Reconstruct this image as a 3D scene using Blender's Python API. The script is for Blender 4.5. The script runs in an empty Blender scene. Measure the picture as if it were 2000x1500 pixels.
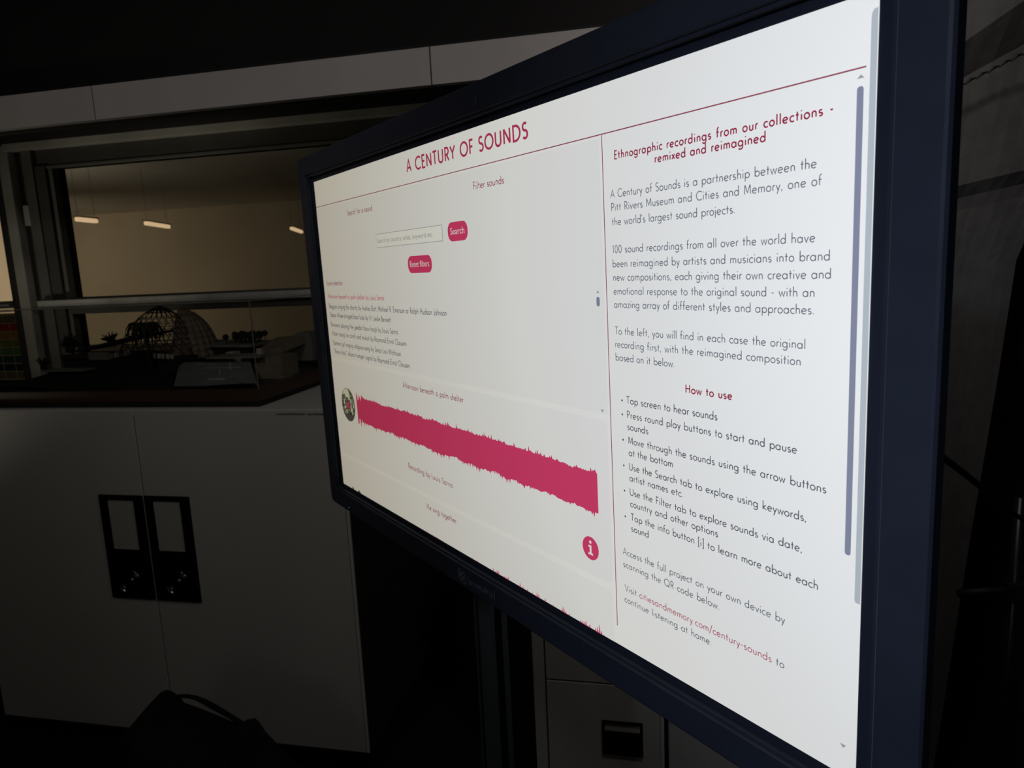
import bpy, math, random
from mathutils import Vector, Matrix
random.seed(7)
SC = bpy.context.scene
COL = SC.collection
# ------------------------------------------------------------------ camera
cam_d = bpy.data.cameras.new('camera')
cam = bpy.data.objects.new('camera', cam_d); COL.objects.link(cam)
cam.matrix_world = Matrix(((0.977302, 0.010442, 0.211595, 0.0),
                           (0.206919, 0.167246, -0.963957, 0.0),
                           (-0.045454, 0.985860, 0.161289, 1.6),
                           (0, 0, 0, 1)))
cam_d.sensor_width = 36.0
cam_d.lens = 1396.21 / 2000 * 36
cam_d.clip_start = 0.02
cam_d.dof.use_dof = True
cam_d.dof.focus_distance = 0.88
cam_d.dof.aperture_fstop = 11.0
SC.camera = cam
# ------------------------------------------------------------------ world, lights, exposure
wd = bpy.data.worlds.new('world'); SC.world = wd; wd.use_nodes = True
wd.node_tree.nodes['Background'].inputs[0].default_value = (0.5, 0.55, 0.7, 1)
wd.node_tree.nodes['Background'].inputs[1].default_value = 0.0
SC.view_settings.view_transform = 'Standard'
SC.view_settings.look = 'None'
SC.view_settings.exposure = 0.0
SC.view_settings.gamma = 1.0
SC.view_settings.use_curve_mapping = False

def area(name, loc, to, size, power, col, spread=180):
    l = bpy.data.lights.new(name, 'AREA'); l.shape = 'DISK'; l.size = size
    l.energy = power; l.color = col; l.spread = math.radians(spread)
    o = bpy.data.objects.new(name, l); COL.objects.link(o)
    o.location = loc
    o.rotation_euler = (Vector(to) - Vector(loc)).to_track_quat('-Z', 'Y').to_euler()
    return o
area('gallery_ceiling_light', (-1.15, .45, 2.52), (-1.3, 1.9, 1.6), 0.25, 1.12, (1.0, 0.93, 0.87), 150)
area('gallery_ceiling_light', (0.38, 1.12, 2.52), (0.1, 1.9, 1.6), 0.2, 1.75, (1.0, 0.93, 0.89), 150)
area('bezel_fill_light', (-0.75, -1.3, 2.45), (.22, .62, 1.42), 0.15, 0.42, (0.78, 0.86, 1.0), 34)  # unseen cool fill added in place of lens glare on the bezel
area('front_fill_light', (-1.9, -2.7, 1.25), (-1.6, 1.9, 1.6), 1.2, 0.9, (1.0, 0.90, 0.74), 180)  # unseen low fill added to reach the window frame under the soffit
area('frame_fill_light', (-3.6, 1.25, .55), (-1.75, 2.6, 2.15), 0.2, 0.42, (1.0, 0.92, 0.76), 42)  # unseen upward fill added to brighten the window frame strips
area('back_room_light', (-15.0, 11.0, 2.3), (-16, 14, 0.5), 1.0, 180, (1.0, 0.82, 0.60), 180)
area('back_room_light', (-10.0, 9.0, 2.0), (-10.0, 9.5, 3.5), 3.0, 26, (1.0, 0.86, 0.68), 180)  # unseen upward fill added to lift the back room ceiling
area('back_room_light', (-6.0, 9.0, 3.3), (-7, 12, 0.5), 1.0, 14, (1.0, 0.86, 0.68), 180)

# ------------------------------------------------------------------ materials
def mat(name, col, rough=0.5, metal=0.0, noise=0.0, nscale=20, bump=0.0, emis=None, spec=0.5, coat=0.0):
    m = bpy.data.materials.new(name); m.use_nodes = True
    nt = m.node_tree; b = nt.nodes['Principled BSDF']
    b.inputs['Base Color'].default_value = (*col, 1)
    b.inputs['Roughness'].default_value = rough
    b.inputs['Metallic'].default_value = metal
    b.inputs['Specular IOR Level'].default_value = spec
    b.inputs['Coat Weight'].default_value = coat
    if noise or bump:
        tc = nt.nodes.new('ShaderNodeTexCoord'); n = nt.nodes.new('ShaderNodeTexNoise')
        n.inputs['Scale'].default_value = nscale; n.inputs['Detail'].default_value = 6
        nt.links.new(tc.outputs['Object'], n.inputs['Vector'])
        if noise:
            r = nt.nodes.new('ShaderNodeValToRGB')
            r.color_ramp.elements[0].position = .3; r.color_ramp.elements[1].position = .7
            r.color_ramp.elements[0].color = (*[c * (1 - noise) for c in col], 1)
            r.color_ramp.elements[1].color = (*[min(1, c * (1 + noise)) for c in col], 1)
            nt.links.new(n.outputs['Fac'], r.inputs['Fac'])
            nt.links.new(r.outputs['Color'], b.inputs['Base Color'])
        if bump:
            bp = nt.nodes.new('ShaderNodeBump'); bp.inputs['Strength'].default_value = bump
            bp.inputs['Distance'].default_value = 0.002
            nt.links.new(n.outputs['Fac'], bp.inputs['Height'])
            nt.links.new(bp.outputs['Normal'], b.inputs['Normal'])
    if emis:
        b.inputs['Emission Color'].default_value = (*emis[0], 1)
        b.inputs['Emission Strength'].default_value = emis[1]
    return m

def wood(name, c1, c2, rough=0.45):
    m = mat(name, c1, rough); nt = m.node_tree; b = nt.nodes['Principled BSDF']
    tc = nt.nodes.new('ShaderNodeTexCoord'); mp = nt.nodes.new('ShaderNodeMapping')
    mp.inputs['Scale'].default_value = (1.5, 20, 30)
    n = nt.nodes.new('ShaderNodeTexNoise'); n.inputs['Scale'].default_value = 3; n.inputs['Detail'].default_value = 8
    r = nt.nodes.new('ShaderNodeValToRGB')
    r.color_ramp.elements[0].color = (*c1, 1); r.color_ramp.elements[1].color = (*c2, 1)
    nt.links.new(tc.outputs['Object'], mp.inputs['Vector']); nt.links.new(mp.outputs['Vector'], n.inputs['Vector'])
    nt.links.new(n.outputs['Fac'], r.inputs['Fac']); nt.links.new(r.outputs['Color'], b.inputs['Base Color'])
    return m

def glass(name, tint, gl=0.06):
    m = bpy.data.materials.new(name); m.use_nodes = True; nt = m.node_tree
    nt.nodes.clear()
    out = nt.nodes.new('ShaderNodeOutputMaterial'); mix = nt.nodes.new('ShaderNodeMixShader')
    t = nt.nodes.new('ShaderNodeBsdfTransparent'); t.inputs[0].default_value = (*tint, 1)
    g = nt.nodes.new('ShaderNodeBsdfGlossy'); g.inputs['Roughness'].default_value = gl
    lw = nt.nodes.new('ShaderNodeLayerWeight'); lw.inputs['Blend'].default_value = .5
    fr = nt.nodes.new('ShaderNodeMapRange'); pw = nt.nodes.new('ShaderNodeMath'); pw.operation = 'POWER'; pw.inputs[1].default_value = 4.5
    nt.links.new(lw.outputs['Facing'], pw.inputs[0]); nt.links.new(pw.outputs[0], fr.inputs[0]); fr.inputs['To Min'].default_value = .03; fr.inputs['To Max'].default_value = .8
    nt.links.new(fr.outputs[0], mix.inputs[0]); nt.links.new(t.outputs[0], mix.inputs[1])
    nt.links.new(g.outputs[0], mix.inputs[2]); nt.links.new(mix.outputs[0], out.inputs[0])
    return m

def backlit(name, col, tr=0.7):
    m = bpy.data.materials.new(name); m.use_nodes = True; nt = m.node_tree; nt.nodes.clear()
    out = nt.nodes.new('ShaderNodeOutputMaterial'); mix = nt.nodes.new('ShaderNodeMixShader')
    d = nt.nodes.new('ShaderNodeBsdfDiffuse'); t = nt.nodes.new('ShaderNodeBsdfTranslucent')
    d.inputs[0].default_value = (*col, 1); t.inputs[0].default_value = (*col, 1)
    mix.inputs[0].default_value = tr
    nt.links.new(d.outputs[0], mix.inputs[1]); nt.links.new(t.outputs[0], mix.inputs[2])
    nt.links.new(mix.outputs[0], out.inputs[0])
    return m

def lcd(name, tint, mottled=False):
    """Light-giving pixels of the LCD. An LCD really is dimmer and yellower the more obliquely it is
    looked at (in every direction, for every ray alike): the ramp is that angular falloff."""
    m = bpy.data.materials.new(name); m.use_nodes = True; nt = m.node_tree
    b = nt.nodes['Principled BSDF']
    b.inputs['Base Color'].default_value = (0.004, 0.004, 0.005, 1)
    b.inputs['Roughness'].default_value = 0.4
    b.inputs['Specular IOR Level'].default_value = 0.1
    lw = nt.nodes.new('ShaderNodeLayerWeight'); lw.inputs['Blend'].default_value = 0.5
    r = nt.nodes.new('ShaderNodeValToRGB')
    st = [(0.0, (.88, .91, .96)), (0.14, (.80, .825, .855)), (0.29, (.665, .68, .69)), (0.425, (.62, .62, .59)),
          (0.535, (.515, .505, .455)), (0.65, (.405, .375, .30)), (0.72, (.31, .28, .22)), (1.0, (.10, .09, .07))]
    el = r.color_ramp.elements
    el[0].position, el[0].color = st[0][0], (*st[0][1], 1)
    el[1].position, el[1].color = st[-1][0], (*st[-1][1], 1)
    for p, c in st[1:-1]:
        e = el.new(p); e.color = (*c, 1)
    mx = nt.nodes.new('ShaderNodeMix'); mx.data_type = 'RGBA'; mx.blend_type = 'MULTIPLY'
    mx.inputs[0].default_value = 1.0
    mx.inputs[7].default_value = (*tint, 1)
    nt.links.new(lw.outputs['Facing'], r.inputs['Fac'])
    nt.links.new(r.outputs['Color'], mx.inputs[6])
    if mottled:
        tc = nt.nodes.new('ShaderNodeTexCoord'); n = nt.nodes.new('ShaderNodeTexNoise')
        n.inputs['Scale'].default_value = 160; n.inputs['Detail'].default_value = 3
        rr = nt.nodes.new('ShaderNodeValToRGB')
        rr.color_ramp.elements[0].position = .42; rr.color_ramp.elements[1].position = .6
        rr.color_ramp.elements[0].color = (*[c * .35 for c in tint], 1)
        rr.color_ramp.elements[1].color = (*[min(1, c * 3.0) for c in tint], 1)
        nt.links.new(tc.outputs['Object'], n.inputs['Vector']); nt.links.new(n.outputs['Fac'], rr.inputs['Fac'])
        nt.links.new(rr.outputs['Color'], mx.inputs[7])
    nt.links.new(mx.outputs[2], b.inputs['Emission Color'])
    b.inputs['Emission Strength'].default_value = 1.0
    return m

M = dict(
    white=mat('white_laminate', (.62, .61, .575), .42, noise=.04, nscale=3, bump=.1),
    white_edge=mat('white_edging', (.70, .69, .66), .4),
    cornice=mat('cornice_paint', (.60, .57, .56), .5, noise=.05, nscale=5),
    black=mat('matt_black', (.006, .006, .007), .7, noise=.3, nscale=8),
    blackmetal=mat('black_metal', (.012, .012, .014), .35),
    handle=mat('handle_black', (.004, .004, .004), .28, spec=.25),
    dish=mat('dish_gloss', (.16, .155, .145), .16, metal=1.0),
    bezel=mat('bezel_plastic', (.060, .072, .115), .42, noise=.08, nscale=30, bump=.15),  # lifted blue-grey carries the lens glare over black plastic
    bezel_glass=mat('bezel_glass', (.050, .060, .098), .30),
    housing=mat('housing', (.010, .011, .014), .5),
    column=mat('column_metal', (.12, .15, .16), .38),
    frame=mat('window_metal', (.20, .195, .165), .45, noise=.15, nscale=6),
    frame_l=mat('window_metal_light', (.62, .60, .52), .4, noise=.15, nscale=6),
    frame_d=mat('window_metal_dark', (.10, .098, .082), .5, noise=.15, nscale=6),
    sill=mat('sill_stone', (.66, .65, .59), .35, noise=.12, nscale=15),
    floor=mat('floor_dark', (.004, .0036, .0042), .75, noise=.3, nscale=40, bump=.3),
    ceil=mat('ceiling_black', (.005, .0045, .0045), .8, noise=.2, nscale=5),
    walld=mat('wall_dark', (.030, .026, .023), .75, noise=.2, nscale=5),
    roomwall=mat('back_room_wall', (.62, .55, .44), .8, noise=.08, nscale=.6),
    roomceil=mat('back_room_ceiling', (.86, .83, .76), .8, noise=.08, nscale=.6),
    lamp=mat('lamp_glow', (.8, .7, .6), .5, emis=((1.0, .70, .42), 2.1)),
    rod=mat('lamp_rod', (.25, .2, .15), .5),
    wood=wood('walnut_base', (.050, .026, .014), (.085, .046, .026)),
    glassw=glass('window_glass', (.52, .52, .50)),
    acrylic=glass('acrylic', (.95, .95, .94), .03),
    acr_edge=mat('acrylic_edge', (.22, .22, .20), .3),
    mground=mat('model_ground', (.010, .009, .008), .8, noise=.4, nscale=30, bump=.5),
    mdark=mat('model_dark', (.014, .013, .012), .7),
    mleaf=mat('model_leaf', (.012, .013, .008), .8),
    mwhite=mat('model_white', (.55, .53, .48), .7),
    mgrey=mat('model_grey', (.24, .24, .21), .7, noise=.2, nscale=20),
    mbrown=mat('model_brown', (.26, .22, .165), .7, noise=.2, nscale=20),
    mblue=mat('model_sheet', (.22, .245, .25), .35, noise=.12, nscale=20),
    cloth=mat('grey_cloth', (.145, .142, .140), .9, noise=.12, nscale=25, bump=.4),
    bag=mat('bag_fabric', (.0025, .0023, .003), .8, noise=.3, nscale=60, bump=.5),
    cable=mat('cable_rubber', (.006, .006, .006), .6),
    label=mat('label_card', (.52, .51, .48), .6),
    marks=mat('printed_marks', (.22, .21, .19), .7),
    logo=mat('logo_print', (.50, .52, .55), .5),
    led=mat('status_led', (.02, .02, .05), .4, emis=((.25, .3, 1.0), .55)),
    paper=backlit('chart_paper', (.85, .76, .62), .8),
)
L = dict(
    white=lcd('lcd_white', (1, 1, 1)),
    card=lcd('lcd_card', (.955, .955, .965)),
    field=lcd('lcd_field', (1, 1, .97)),
    crim=lcd('lcd_crimson', (.76, .060, .180)),
    wine=lcd('lcd_wine', (.36, .022, .07)),
    link=lcd('lcd_link', (.55, .13, .19)),
    rule=lcd('lcd_rule', (.33, .055, .10)),
    text=lcd('lcd_text', (.095, .10, .135)),
    title=lcd('lcd_title', (.54, .045, .12)),
    textl=lcd('lcd_text_light', (.165, .18, .225)),
    grey=lcd('lcd_grey', (.42, .42, .44)),
    thumb=lcd('lcd_thumb', (.27, .29, .40)),
    thumbl=lcd('lcd_thumb_light', (.52, .57, .62)),
    bwhite=lcd('lcd_button_white', (1, .93, .95)),
    photo=lcd('lcd_photo', (.115, .115, .095), True),
    photog=lcd('lcd_photo_ground', (.12, .105, .11)),
    photos=lcd('lcd_photo_sky', (.78, .86, .68)),
    photod=lcd('lcd_photo_dark', (.07, .08, .06)),
)
# ------------------------------------------------------------------ mesh helpers
class MB:
    def __init__(s): s.v = []; s.f = []; s.mi = []
    def face(s, pts, mi=0):
        i = len(s.v); s.v += [tuple(p) for p in pts]; s.f.append(tuple(range(i, i + len(pts)))); s.mi.append(mi)
    def hexa(s, p, mi=0):   # p: 4 bottom + 4 top
        i = len(s.v); s.v += [tuple(q) for q in p]
        for f in ((3, 2, 1, 0), (4, 5, 6, 7), (0, 1, 5, 4), (1, 2, 6, 5), (2, 3, 7, 6), (3, 0, 4, 7)):
            s.f.append(tuple(i + k for k in f)); s.mi.append(mi)
        return s
    def box(s, x0, x1, y0, y1, z0, z1, mi=0):
        return s.hexa([(x0, y0, z0), (x1, y0, z0), (x1, y1, z0), (x0, y1, z0),
                       (x0, y0, z1), (x1, y0, z1), (x1, y1, z1), (x0, y1, z1)], mi)
    def tube(s, pts, r, n=8, caps=True):
        pts = [Vector(p) for p in pts]; rs = r if isinstance(r, (list, tuple)) else [r] * len(pts)
        base = len(s.v); up = Vector((0, 0, 1)); prev = None
        for k, p in enumerate(pts):
            t = (pts[min(k + 1, len(pts) - 1)] - pts[max(k - 1, 0)]).normalized()
            a = t.cross(up if prev is None else prev)
            if prev is None:
                if a.length < 1e-3: a = t.cross(Vector((1, 0, 0)))
                a.normalize(); b = t.cross(a)
            else:
                b = (prev - t * prev.dot(t)).normalized(); a = b.cross(t)
            prev = b.copy()
            for q in range(n):
                an = 2 * math.pi * q / n
                s.v.append(tuple(p + (a * math.cos(an) + b * math.sin(an)) * rs[k]))
        for k in range(len(pts) - 1):
            for q in range(n):
                s.f.append((base + k * n + q, base + k * n + (q + 1) % n, base + (k + 1) * n + (q + 1) % n, base + (k + 1) * n + q)); s.mi.append(0)
        if caps:
            s.f.append(tuple(base + q for q in reversed(range(n)))); s.mi.append(0)
            e = base + (len(pts) - 1) * n
            s.f.append(tuple(e + q for q in range(n))); s.mi.append(0)
        return s
    def lathe(s, c, prof, n=32, axis='z', sx=1):   # prof: (radius, height)
        base = len(s.v)
        for (r, h) in prof:
            for q in range(n):
                a = 2 * math.pi * q / n
                if axis == 'z': s.v.append((c[0] + r * math.cos(a), c[1] + r * math.sin(a), c[2] + h))
                else: s.v.append((c[0] + r * math.cos(a), c[1] - h, c[2] + r * math.sin(a)))
        for k in range(len(prof) - 1):
            for q in range(n):
                s.f.append((base + k * n + q, base + k * n + (q + 1) % n, base + (k + 1) * n + (q + 1) % n, base + (k + 1) * n + q)); s.mi.append(0)
        return s

def empty(name, loc=(0, 0, 0)):
    o = bpy.data.objects.new(name, None); o.empty_display_size = .1
    COL.objects.link(o); o.location = loc; return o
def root_loc(o):
    v = Vector((0, 0, 0))
    while o is not None: v += o.location; o = o.parent
    return v
def obj(name, mb, mats, parent=None, bevel=0.0, smooth=False, loc=None):
    me = bpy.data.meshes.new(name)
    base = root_loc(parent); own = Vector(loc) if loc is not None else base
    me.from_pydata([tuple(Vector(v) - own) for v in mb.v], [], mb.f)
    if not isinstance(mats, (list, tuple)): mats = [mats]
    for m in mats: me.materials.append(m)
    if len(mats) > 1: me.polygons.foreach_set('material_index', mb.mi)
    me.update()
    if smooth: me.polygons.foreach_set('use_smooth', [True] * len(me.polygons))
    o = bpy.data.objects.new(name, me); COL.objects.link(o)
    if parent is not None: o.parent = parent
    o.location = own - base if parent is not None else own
    if bevel:
        b = o.modifiers.new('bevel', 'BEVEL'); b.width = bevel; b.segments = 2; b.limit_method = 'ANGLE'
        b.harden_normals = False
    return o
def tag(o, label=None, cat=None, group=None, kind=None):
    for k, v in (('label', label), ('category', cat), ('group', group), ('kind', kind)):
        if v: o[k] = v
    return o
def struct(name, mb, m, parent=None, label=None, bevel=0):
    o = obj(name, mb, m, parent, bevel)
    if parent is None: tag(o, label, 'structure', kind='structure')
    return o
def B(*a): return MB().box(*a)

# ================================================================== SETTING
struct('floor', B(-4.2, 1.6, -3.0, 2.8, -.08, 0), M['floor'], label='dark floor below the cabinets and the display')
struct('ceiling', B(-4.2, 1.6, -3.0, 2.8, 2.6, 2.68), M['ceil'], label='black ceiling above the white fascia')
struct('wall_left', B(-4.3, -4.2, -3.0, 2.8, 0, 2.6), M['walld'], label='dark wall outside the frame on the left')
struct('wall_right', B(1.6, 1.7, -3.0, 2.8, 0, 2.6), M['walld'], label='dark wall on the far right behind the grey drape')
struct('wall_front', B(-4.2, 1.6, -3.1, -3.0, 0, 2.6), M['walld'], label='dark wall behind the camera')
mb = MB().box(-.60, 1.6, 2.56, 2.8, 0, 2.6)
mb.box(-4.2, -.60, 2.60, 2.8, 0, 1.19); mb.box(-4.2, -.60, 2.60, 2.8, 2.19, 2.6)
struct('wall_back', mb, M['walld'], label='dark back wall around the window')
# bulkhead, soffit and fascia
mb = MB().box(-4.2, 1.6, 1.93, 2.56, 2.192, 2.6)
struct('trim_1', mb, M['ceil'], label='black bulkhead above the fascia')
t2 = empty('trim_2', (-1.1, 1.91, 2.13)); tag(t2, 'white fascia band of long panels under the black ceiling', 'fascia', kind='structure')
xs = [-3.697, -2.663, -1.629, -.5955, .438, 1.472]
pw = None
for a, b_ in zip(xs[:-1], xs[1:]):
    c = (a + b_) / 2
    if pw is None:
        pw = obj('panel', B(a + .0022, b_ - .0022, 1.897, 1.922, 2.081, 2.176), M['cornice'], t2, .001, loc=(c, 1.91, 2.13))
    else:
        o = pw.copy(); COL.objects.link(o); o.parent = t2; o.location = Vector((c, 1.91, 2.13)) - t2.location
t3 = empty('trim_3', (-1.1, 1.96, 2.1)); tag(t3, 'black sliding track under the white fascia', 'track', kind='structure')
obj('track', B(-4.1, 1.5, 1.923, 1.98, 2.088, 2.19), M['black'], t3)
obj('track_lip', B(-4.1, 1.5, 1.940, 1.944, 2.075, 2.088), M['frame_d'], t3)
obj('track', B(-4.1, 1.5, 2.02, 2.05, 2.13, 2.19), M['black'], t3)

# window_1 ------------------------------------------------------------
w1 = empty('window_1', (-1.7, 2.6, 1.2)); tag(w1, 'wide window with grey metal frame looking into a warm lit room', 'window', kind='structure')
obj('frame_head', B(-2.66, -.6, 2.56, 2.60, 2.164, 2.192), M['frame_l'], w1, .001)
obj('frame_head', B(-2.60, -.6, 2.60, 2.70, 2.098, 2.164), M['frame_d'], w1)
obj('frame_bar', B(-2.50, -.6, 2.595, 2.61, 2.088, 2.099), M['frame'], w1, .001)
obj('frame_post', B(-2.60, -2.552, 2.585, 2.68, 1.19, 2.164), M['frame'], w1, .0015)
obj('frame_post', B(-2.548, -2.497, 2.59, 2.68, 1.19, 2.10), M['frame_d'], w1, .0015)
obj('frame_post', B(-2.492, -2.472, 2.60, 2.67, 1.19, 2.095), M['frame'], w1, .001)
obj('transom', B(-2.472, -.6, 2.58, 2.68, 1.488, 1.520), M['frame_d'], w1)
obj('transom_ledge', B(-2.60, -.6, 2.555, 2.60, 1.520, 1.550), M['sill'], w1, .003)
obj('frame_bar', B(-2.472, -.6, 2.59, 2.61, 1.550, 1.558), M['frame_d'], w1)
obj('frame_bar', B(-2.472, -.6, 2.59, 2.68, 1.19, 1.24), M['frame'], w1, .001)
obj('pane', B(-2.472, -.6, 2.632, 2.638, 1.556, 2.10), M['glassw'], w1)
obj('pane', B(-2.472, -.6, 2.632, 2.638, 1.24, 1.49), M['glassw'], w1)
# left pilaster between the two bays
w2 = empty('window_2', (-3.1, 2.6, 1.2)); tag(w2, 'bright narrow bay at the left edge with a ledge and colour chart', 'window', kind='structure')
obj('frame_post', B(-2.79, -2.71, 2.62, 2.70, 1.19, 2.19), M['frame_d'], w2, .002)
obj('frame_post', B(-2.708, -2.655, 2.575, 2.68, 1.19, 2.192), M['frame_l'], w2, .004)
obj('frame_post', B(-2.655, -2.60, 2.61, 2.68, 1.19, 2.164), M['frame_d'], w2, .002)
obj('highlight_patch', B(-2.645, -2.612, 2.598, 2.612, 1.865, 1.95), M['sill'], w2, .003)  # pale plate added to stand for a reflection on the post
obj('ledge', B(-4.1, -2.79, 2.60, 2.72, 1.507, 1.552), M['frame'], w2, .003)
obj('ledge_strip', B(-4.1, -2.79, 2.594, 2.600, 1.532, 1.540), M['sill'], w2)
obj('frame_bar', B(-4.1, -2.79, 2.60, 2.68, 2.10, 2.19), M['frame'], w2)
# colour chart -----------------------------------------------------------
ch = empty('colour_chart', (-3.0, 2.715, 1.2)); tag(ch, 'sheet of red, olive, green and blue colour swatches at the left edge', 'chart')
cols = [(.24, .20, .15), (.42, .045, .035), (.42, .27, .07), (.22, .27, .07), (.11, .29, .10), (.035, .10, .10), (.02, .035, .065), (.20, .20, .18)]
cnames = ['umber', 'dark red', 'ochre', 'olive green', 'green', 'dark teal', 'blue black', 'mottled grey']
def flat(mb, x0, x1, z0, z1): mb.face([(x0, 2.712, z0), (x1, 2.712, z0), (x1, 2.712, z1), (x0, 2.712, z1)])
paper = MB(); zprev = 1.497
for k, c in enumerate(cols):
    m = backlit('swatch_' + cnames[k].replace(' ', '_'), [min(.95, q * 1.6) for q in c], .8)
    z1 = 1.486 - k * .0368; z0 = z1 - .0325; xr = -2.855
    flat(paper, -3.5, -2.855, z1, zprev); zprev = z0
    for j in range(9):
        x1 = -2.862 - j * .066 - (.030 if k == 0 else 0)
        mb = MB(); flat(mb, x1 - .062, x1, z0, z1)
        s = obj('swatch', mb, m, ch)
        if j == 0: s['label'] = cnames[k] + ' swatch'
        flat(paper, x1, xr, z0, z1); xr = x1 - .062
    flat(paper, -3.5, xr, z0, z1)
flat(paper, -3.5, -2.855, 1.175, zprev)
obj('sheet', paper, M['paper'], ch)

# back room ---------------------------------------------------------------
rm = MB(); rm.box(-20, 3, 17, 17.2, 0, 3.5); rm.box(-20.2, -20, 2.85, 17, 0, 3.5); rm.box(3, 3.2, 2.85, 17, 0, 3.5)
struct('wall_far', rm, M['roomwall'], label='warm cream walls of the room beyond the window')
struct('floor_far', B(-20, 3, 2.85, 17, -.1, 0), M['walld'], label='dark floor of the room beyond the window')
struct('ceiling_far', B(-20, 3, 2.85, 17, 3.5, 3.6), M['roomceil'], label='dim ceiling of the room beyond the window')
def lamp(ax, ay, bx, by, label):
    r = empty('pendant_lamp', ((ax + bx) / 2, (ay + by) / 2, 2.6))
    tag(r, label, 'lamp', 'strip lamps in the room beyond the window')
    d = Vector((bx - ax, by - ay, 0)).normalized(); n = Vector((-d.y, d.x, 0)) * .035
    a = Vector((ax, ay, 0)); b_ = Vector((bx, by, 0))
    def bar(z0, z1, w=1.0):
        q = [a - n * w, b_ - n * w, b_ + n * w, a + n * w]
        return MB().hexa([(p.x, p.y, z0) for p in q] + [(p.x, p.y, z1) for p in q])
    obj('tube', bar(2.57, 2.63), M['lamp'], r, .01)
    obj('reflector', bar(2.632, 2.65, 1.5), M['rod'], r)
    for t in (.06, .94):
        p = a.lerp(b_, t); obj('rod', MB().tube([(p.x, p.y, 2.65), (p.x, p.y, 3.5)], .003, 6), M['rod'], r)
lamp(-8.58, 9.35, -8.67, 9.83, 'leftmost of the small warm strip lamps seen through the window')
lamp(-8.48, 10.70, -8.78, 11.66, 'longer warm strip lamp in the middle of the window')
lamp(-7.58, 13.90, -8.05, 15.2, 'warm strip lamp half hidden behind the display bezel')

# ================================================================== CABINETS
F = 1.897
def cabinet(name, x0, x1, label):
    r = empty(name, ((x0 + x1) / 2, F + .3, 0)); tag(r, label, 'cabinet')
    return r
def shell(r, x0, x1, ztop=1.214, depth=.66):
    obj('plinth', B(x0 + .02, x1 - .02, F + .05, F + depth - .02, 0, .098), M['black'], r)
    mb = MB().box(x0, x0 + .018, F + .021, F + depth, .10, ztop - .018).box(x1 - .018, x1, F + .021, F + depth, .10, ztop - .018)
    mb.box(x0 + .018, x1 - .018, F + depth - .012, F + depth, .10, ztop - .018).box(x0 + .018, x1 - .018, F + .021, F + depth - .012, .10, .118)
    obj('carcass', mb, M['white_edge'], r, .0008)
    obj('top_board', B(x0, x1, F + .001, F + depth, ztop - .018, ztop), M['white_edge'], r, .001)
lc = cabinet('display_cabinet', -2.334, -.932, 'large pale two-door cabinet under the model case')
shell(lc, -2.334, -.932)
def door(r, x0, x1, z0, z1, plate, dish, card_lbl):
    d = obj('door', B(x0, x1, F, F + .02, z0, z1), M['white'], r, .0012)
    px0, px1 = plate
    # plate: frame with a card window above and a solid finger-pull field below
    p = MB(); y0, y1 = F - .006, F - .0005
    zt, zb, wz1, wz0 = .935, .582, .919, .751
    wx0, wx1 = px0 + .030, px1 - .033
    p.box(px0, px1, y0, y1, wz1, zt).box(px0, wx0, y0, y1, wz0, wz1).box(wx1, px1, y0, y1, wz0, wz1)
    # lower field with a round hole, as ring of quads
    cx, cz, rad, n = dish[0], dish[1], .046, 48
    X0, X1, Z0, Z1 = px0, px1, zb, wz0
    ring = []; outer = []
    for k in range(n):
        a = 2 * math.pi * k / n; c, s_ = math.cos(a), math.sin(a)
        ring.append((cx + rad * c, cz + rad * s_))
        ts = [((X1 - cx) / c) if c > 1e-9 else ((X0 - cx) / c if c < -1e-9 else 1e9), ((Z1 - cz) / s_) if s_ > 1e-9 else ((Z0 - cz) / s_ if s_ < -1e-9 else 1e9)]
        t = min(ts); outer.append((cx + t * c, cz + t * s_))
    for k in range(n):
        k2 = (k + 1) % n
        p.face([(ring[k][0], y0, ring[k][1]), (ring[k2][0], y0, ring[k2][1]), (outer[k2][0], y0, outer[k2][1]), (outer[k][0], y0, outer[k][1])])
    for (ex, ez) in ((X0, Z0), (X1, Z0), (X1, Z1), (X0, Z1)):   # corner fillers
        near = sorted(outer, key=lambda q: (q[0] - ex) ** 2 + (q[1] - ez) ** 2)[:2]
        p.face([(ex, y0, ez), (near[0][0], y0, near[0][1]), (near[1][0], y0, near[1][1])])
    p.box(X0, X1, y0 + .003, y1, Z0, Z1)
    obj('handle_plate', p, M['handle'], d)
    obj('label_card', B(wx0, wx1, F - .0025, F - .0003, wz0, wz1), M['label'], d)
    ds_ = MB().lathe((cx, F, cz), [(.046, .006), (.0455, .0095), (.042, .0105), (.0395, .0085), (.038, .005), (.036, .0045), (.034, .008), (.031, .0092), (.028, .006), (.024, .004), (.018, .0075), (.011, .0105), (.004, .0115), (.0001, .0116)], 48, 'y')
    o = obj('finger_pull', ds_, M['dish'], d, smooth=True); o['label'] = 'round glossy black finger pull'
    for sx in (px0 + .008, px1 - .008):
        for sz in (.927, .738):
            obj('screw', MB().lathe((sx, F, sz), [(.003, .006), (.0028, .0072), (.0001, .0075)], 12, 'y'), M['blackmetal'], d, smooth=True)
    return d
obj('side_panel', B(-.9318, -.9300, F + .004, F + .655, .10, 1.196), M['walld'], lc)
door(lc, -2.332, -1.6375, .100, 1.211, (-1.801, -1.640), (-1.727, .640), 0)
door(lc, -1.6335, -.9445, .100, 1.211, (-1.632, -1.471), (-1.550, .645), 0)
obj('side_stile', B(-.9425, -.9335, F - .001, F + .02, .10, 1.211), M['white_edge'], lc, .001)
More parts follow.
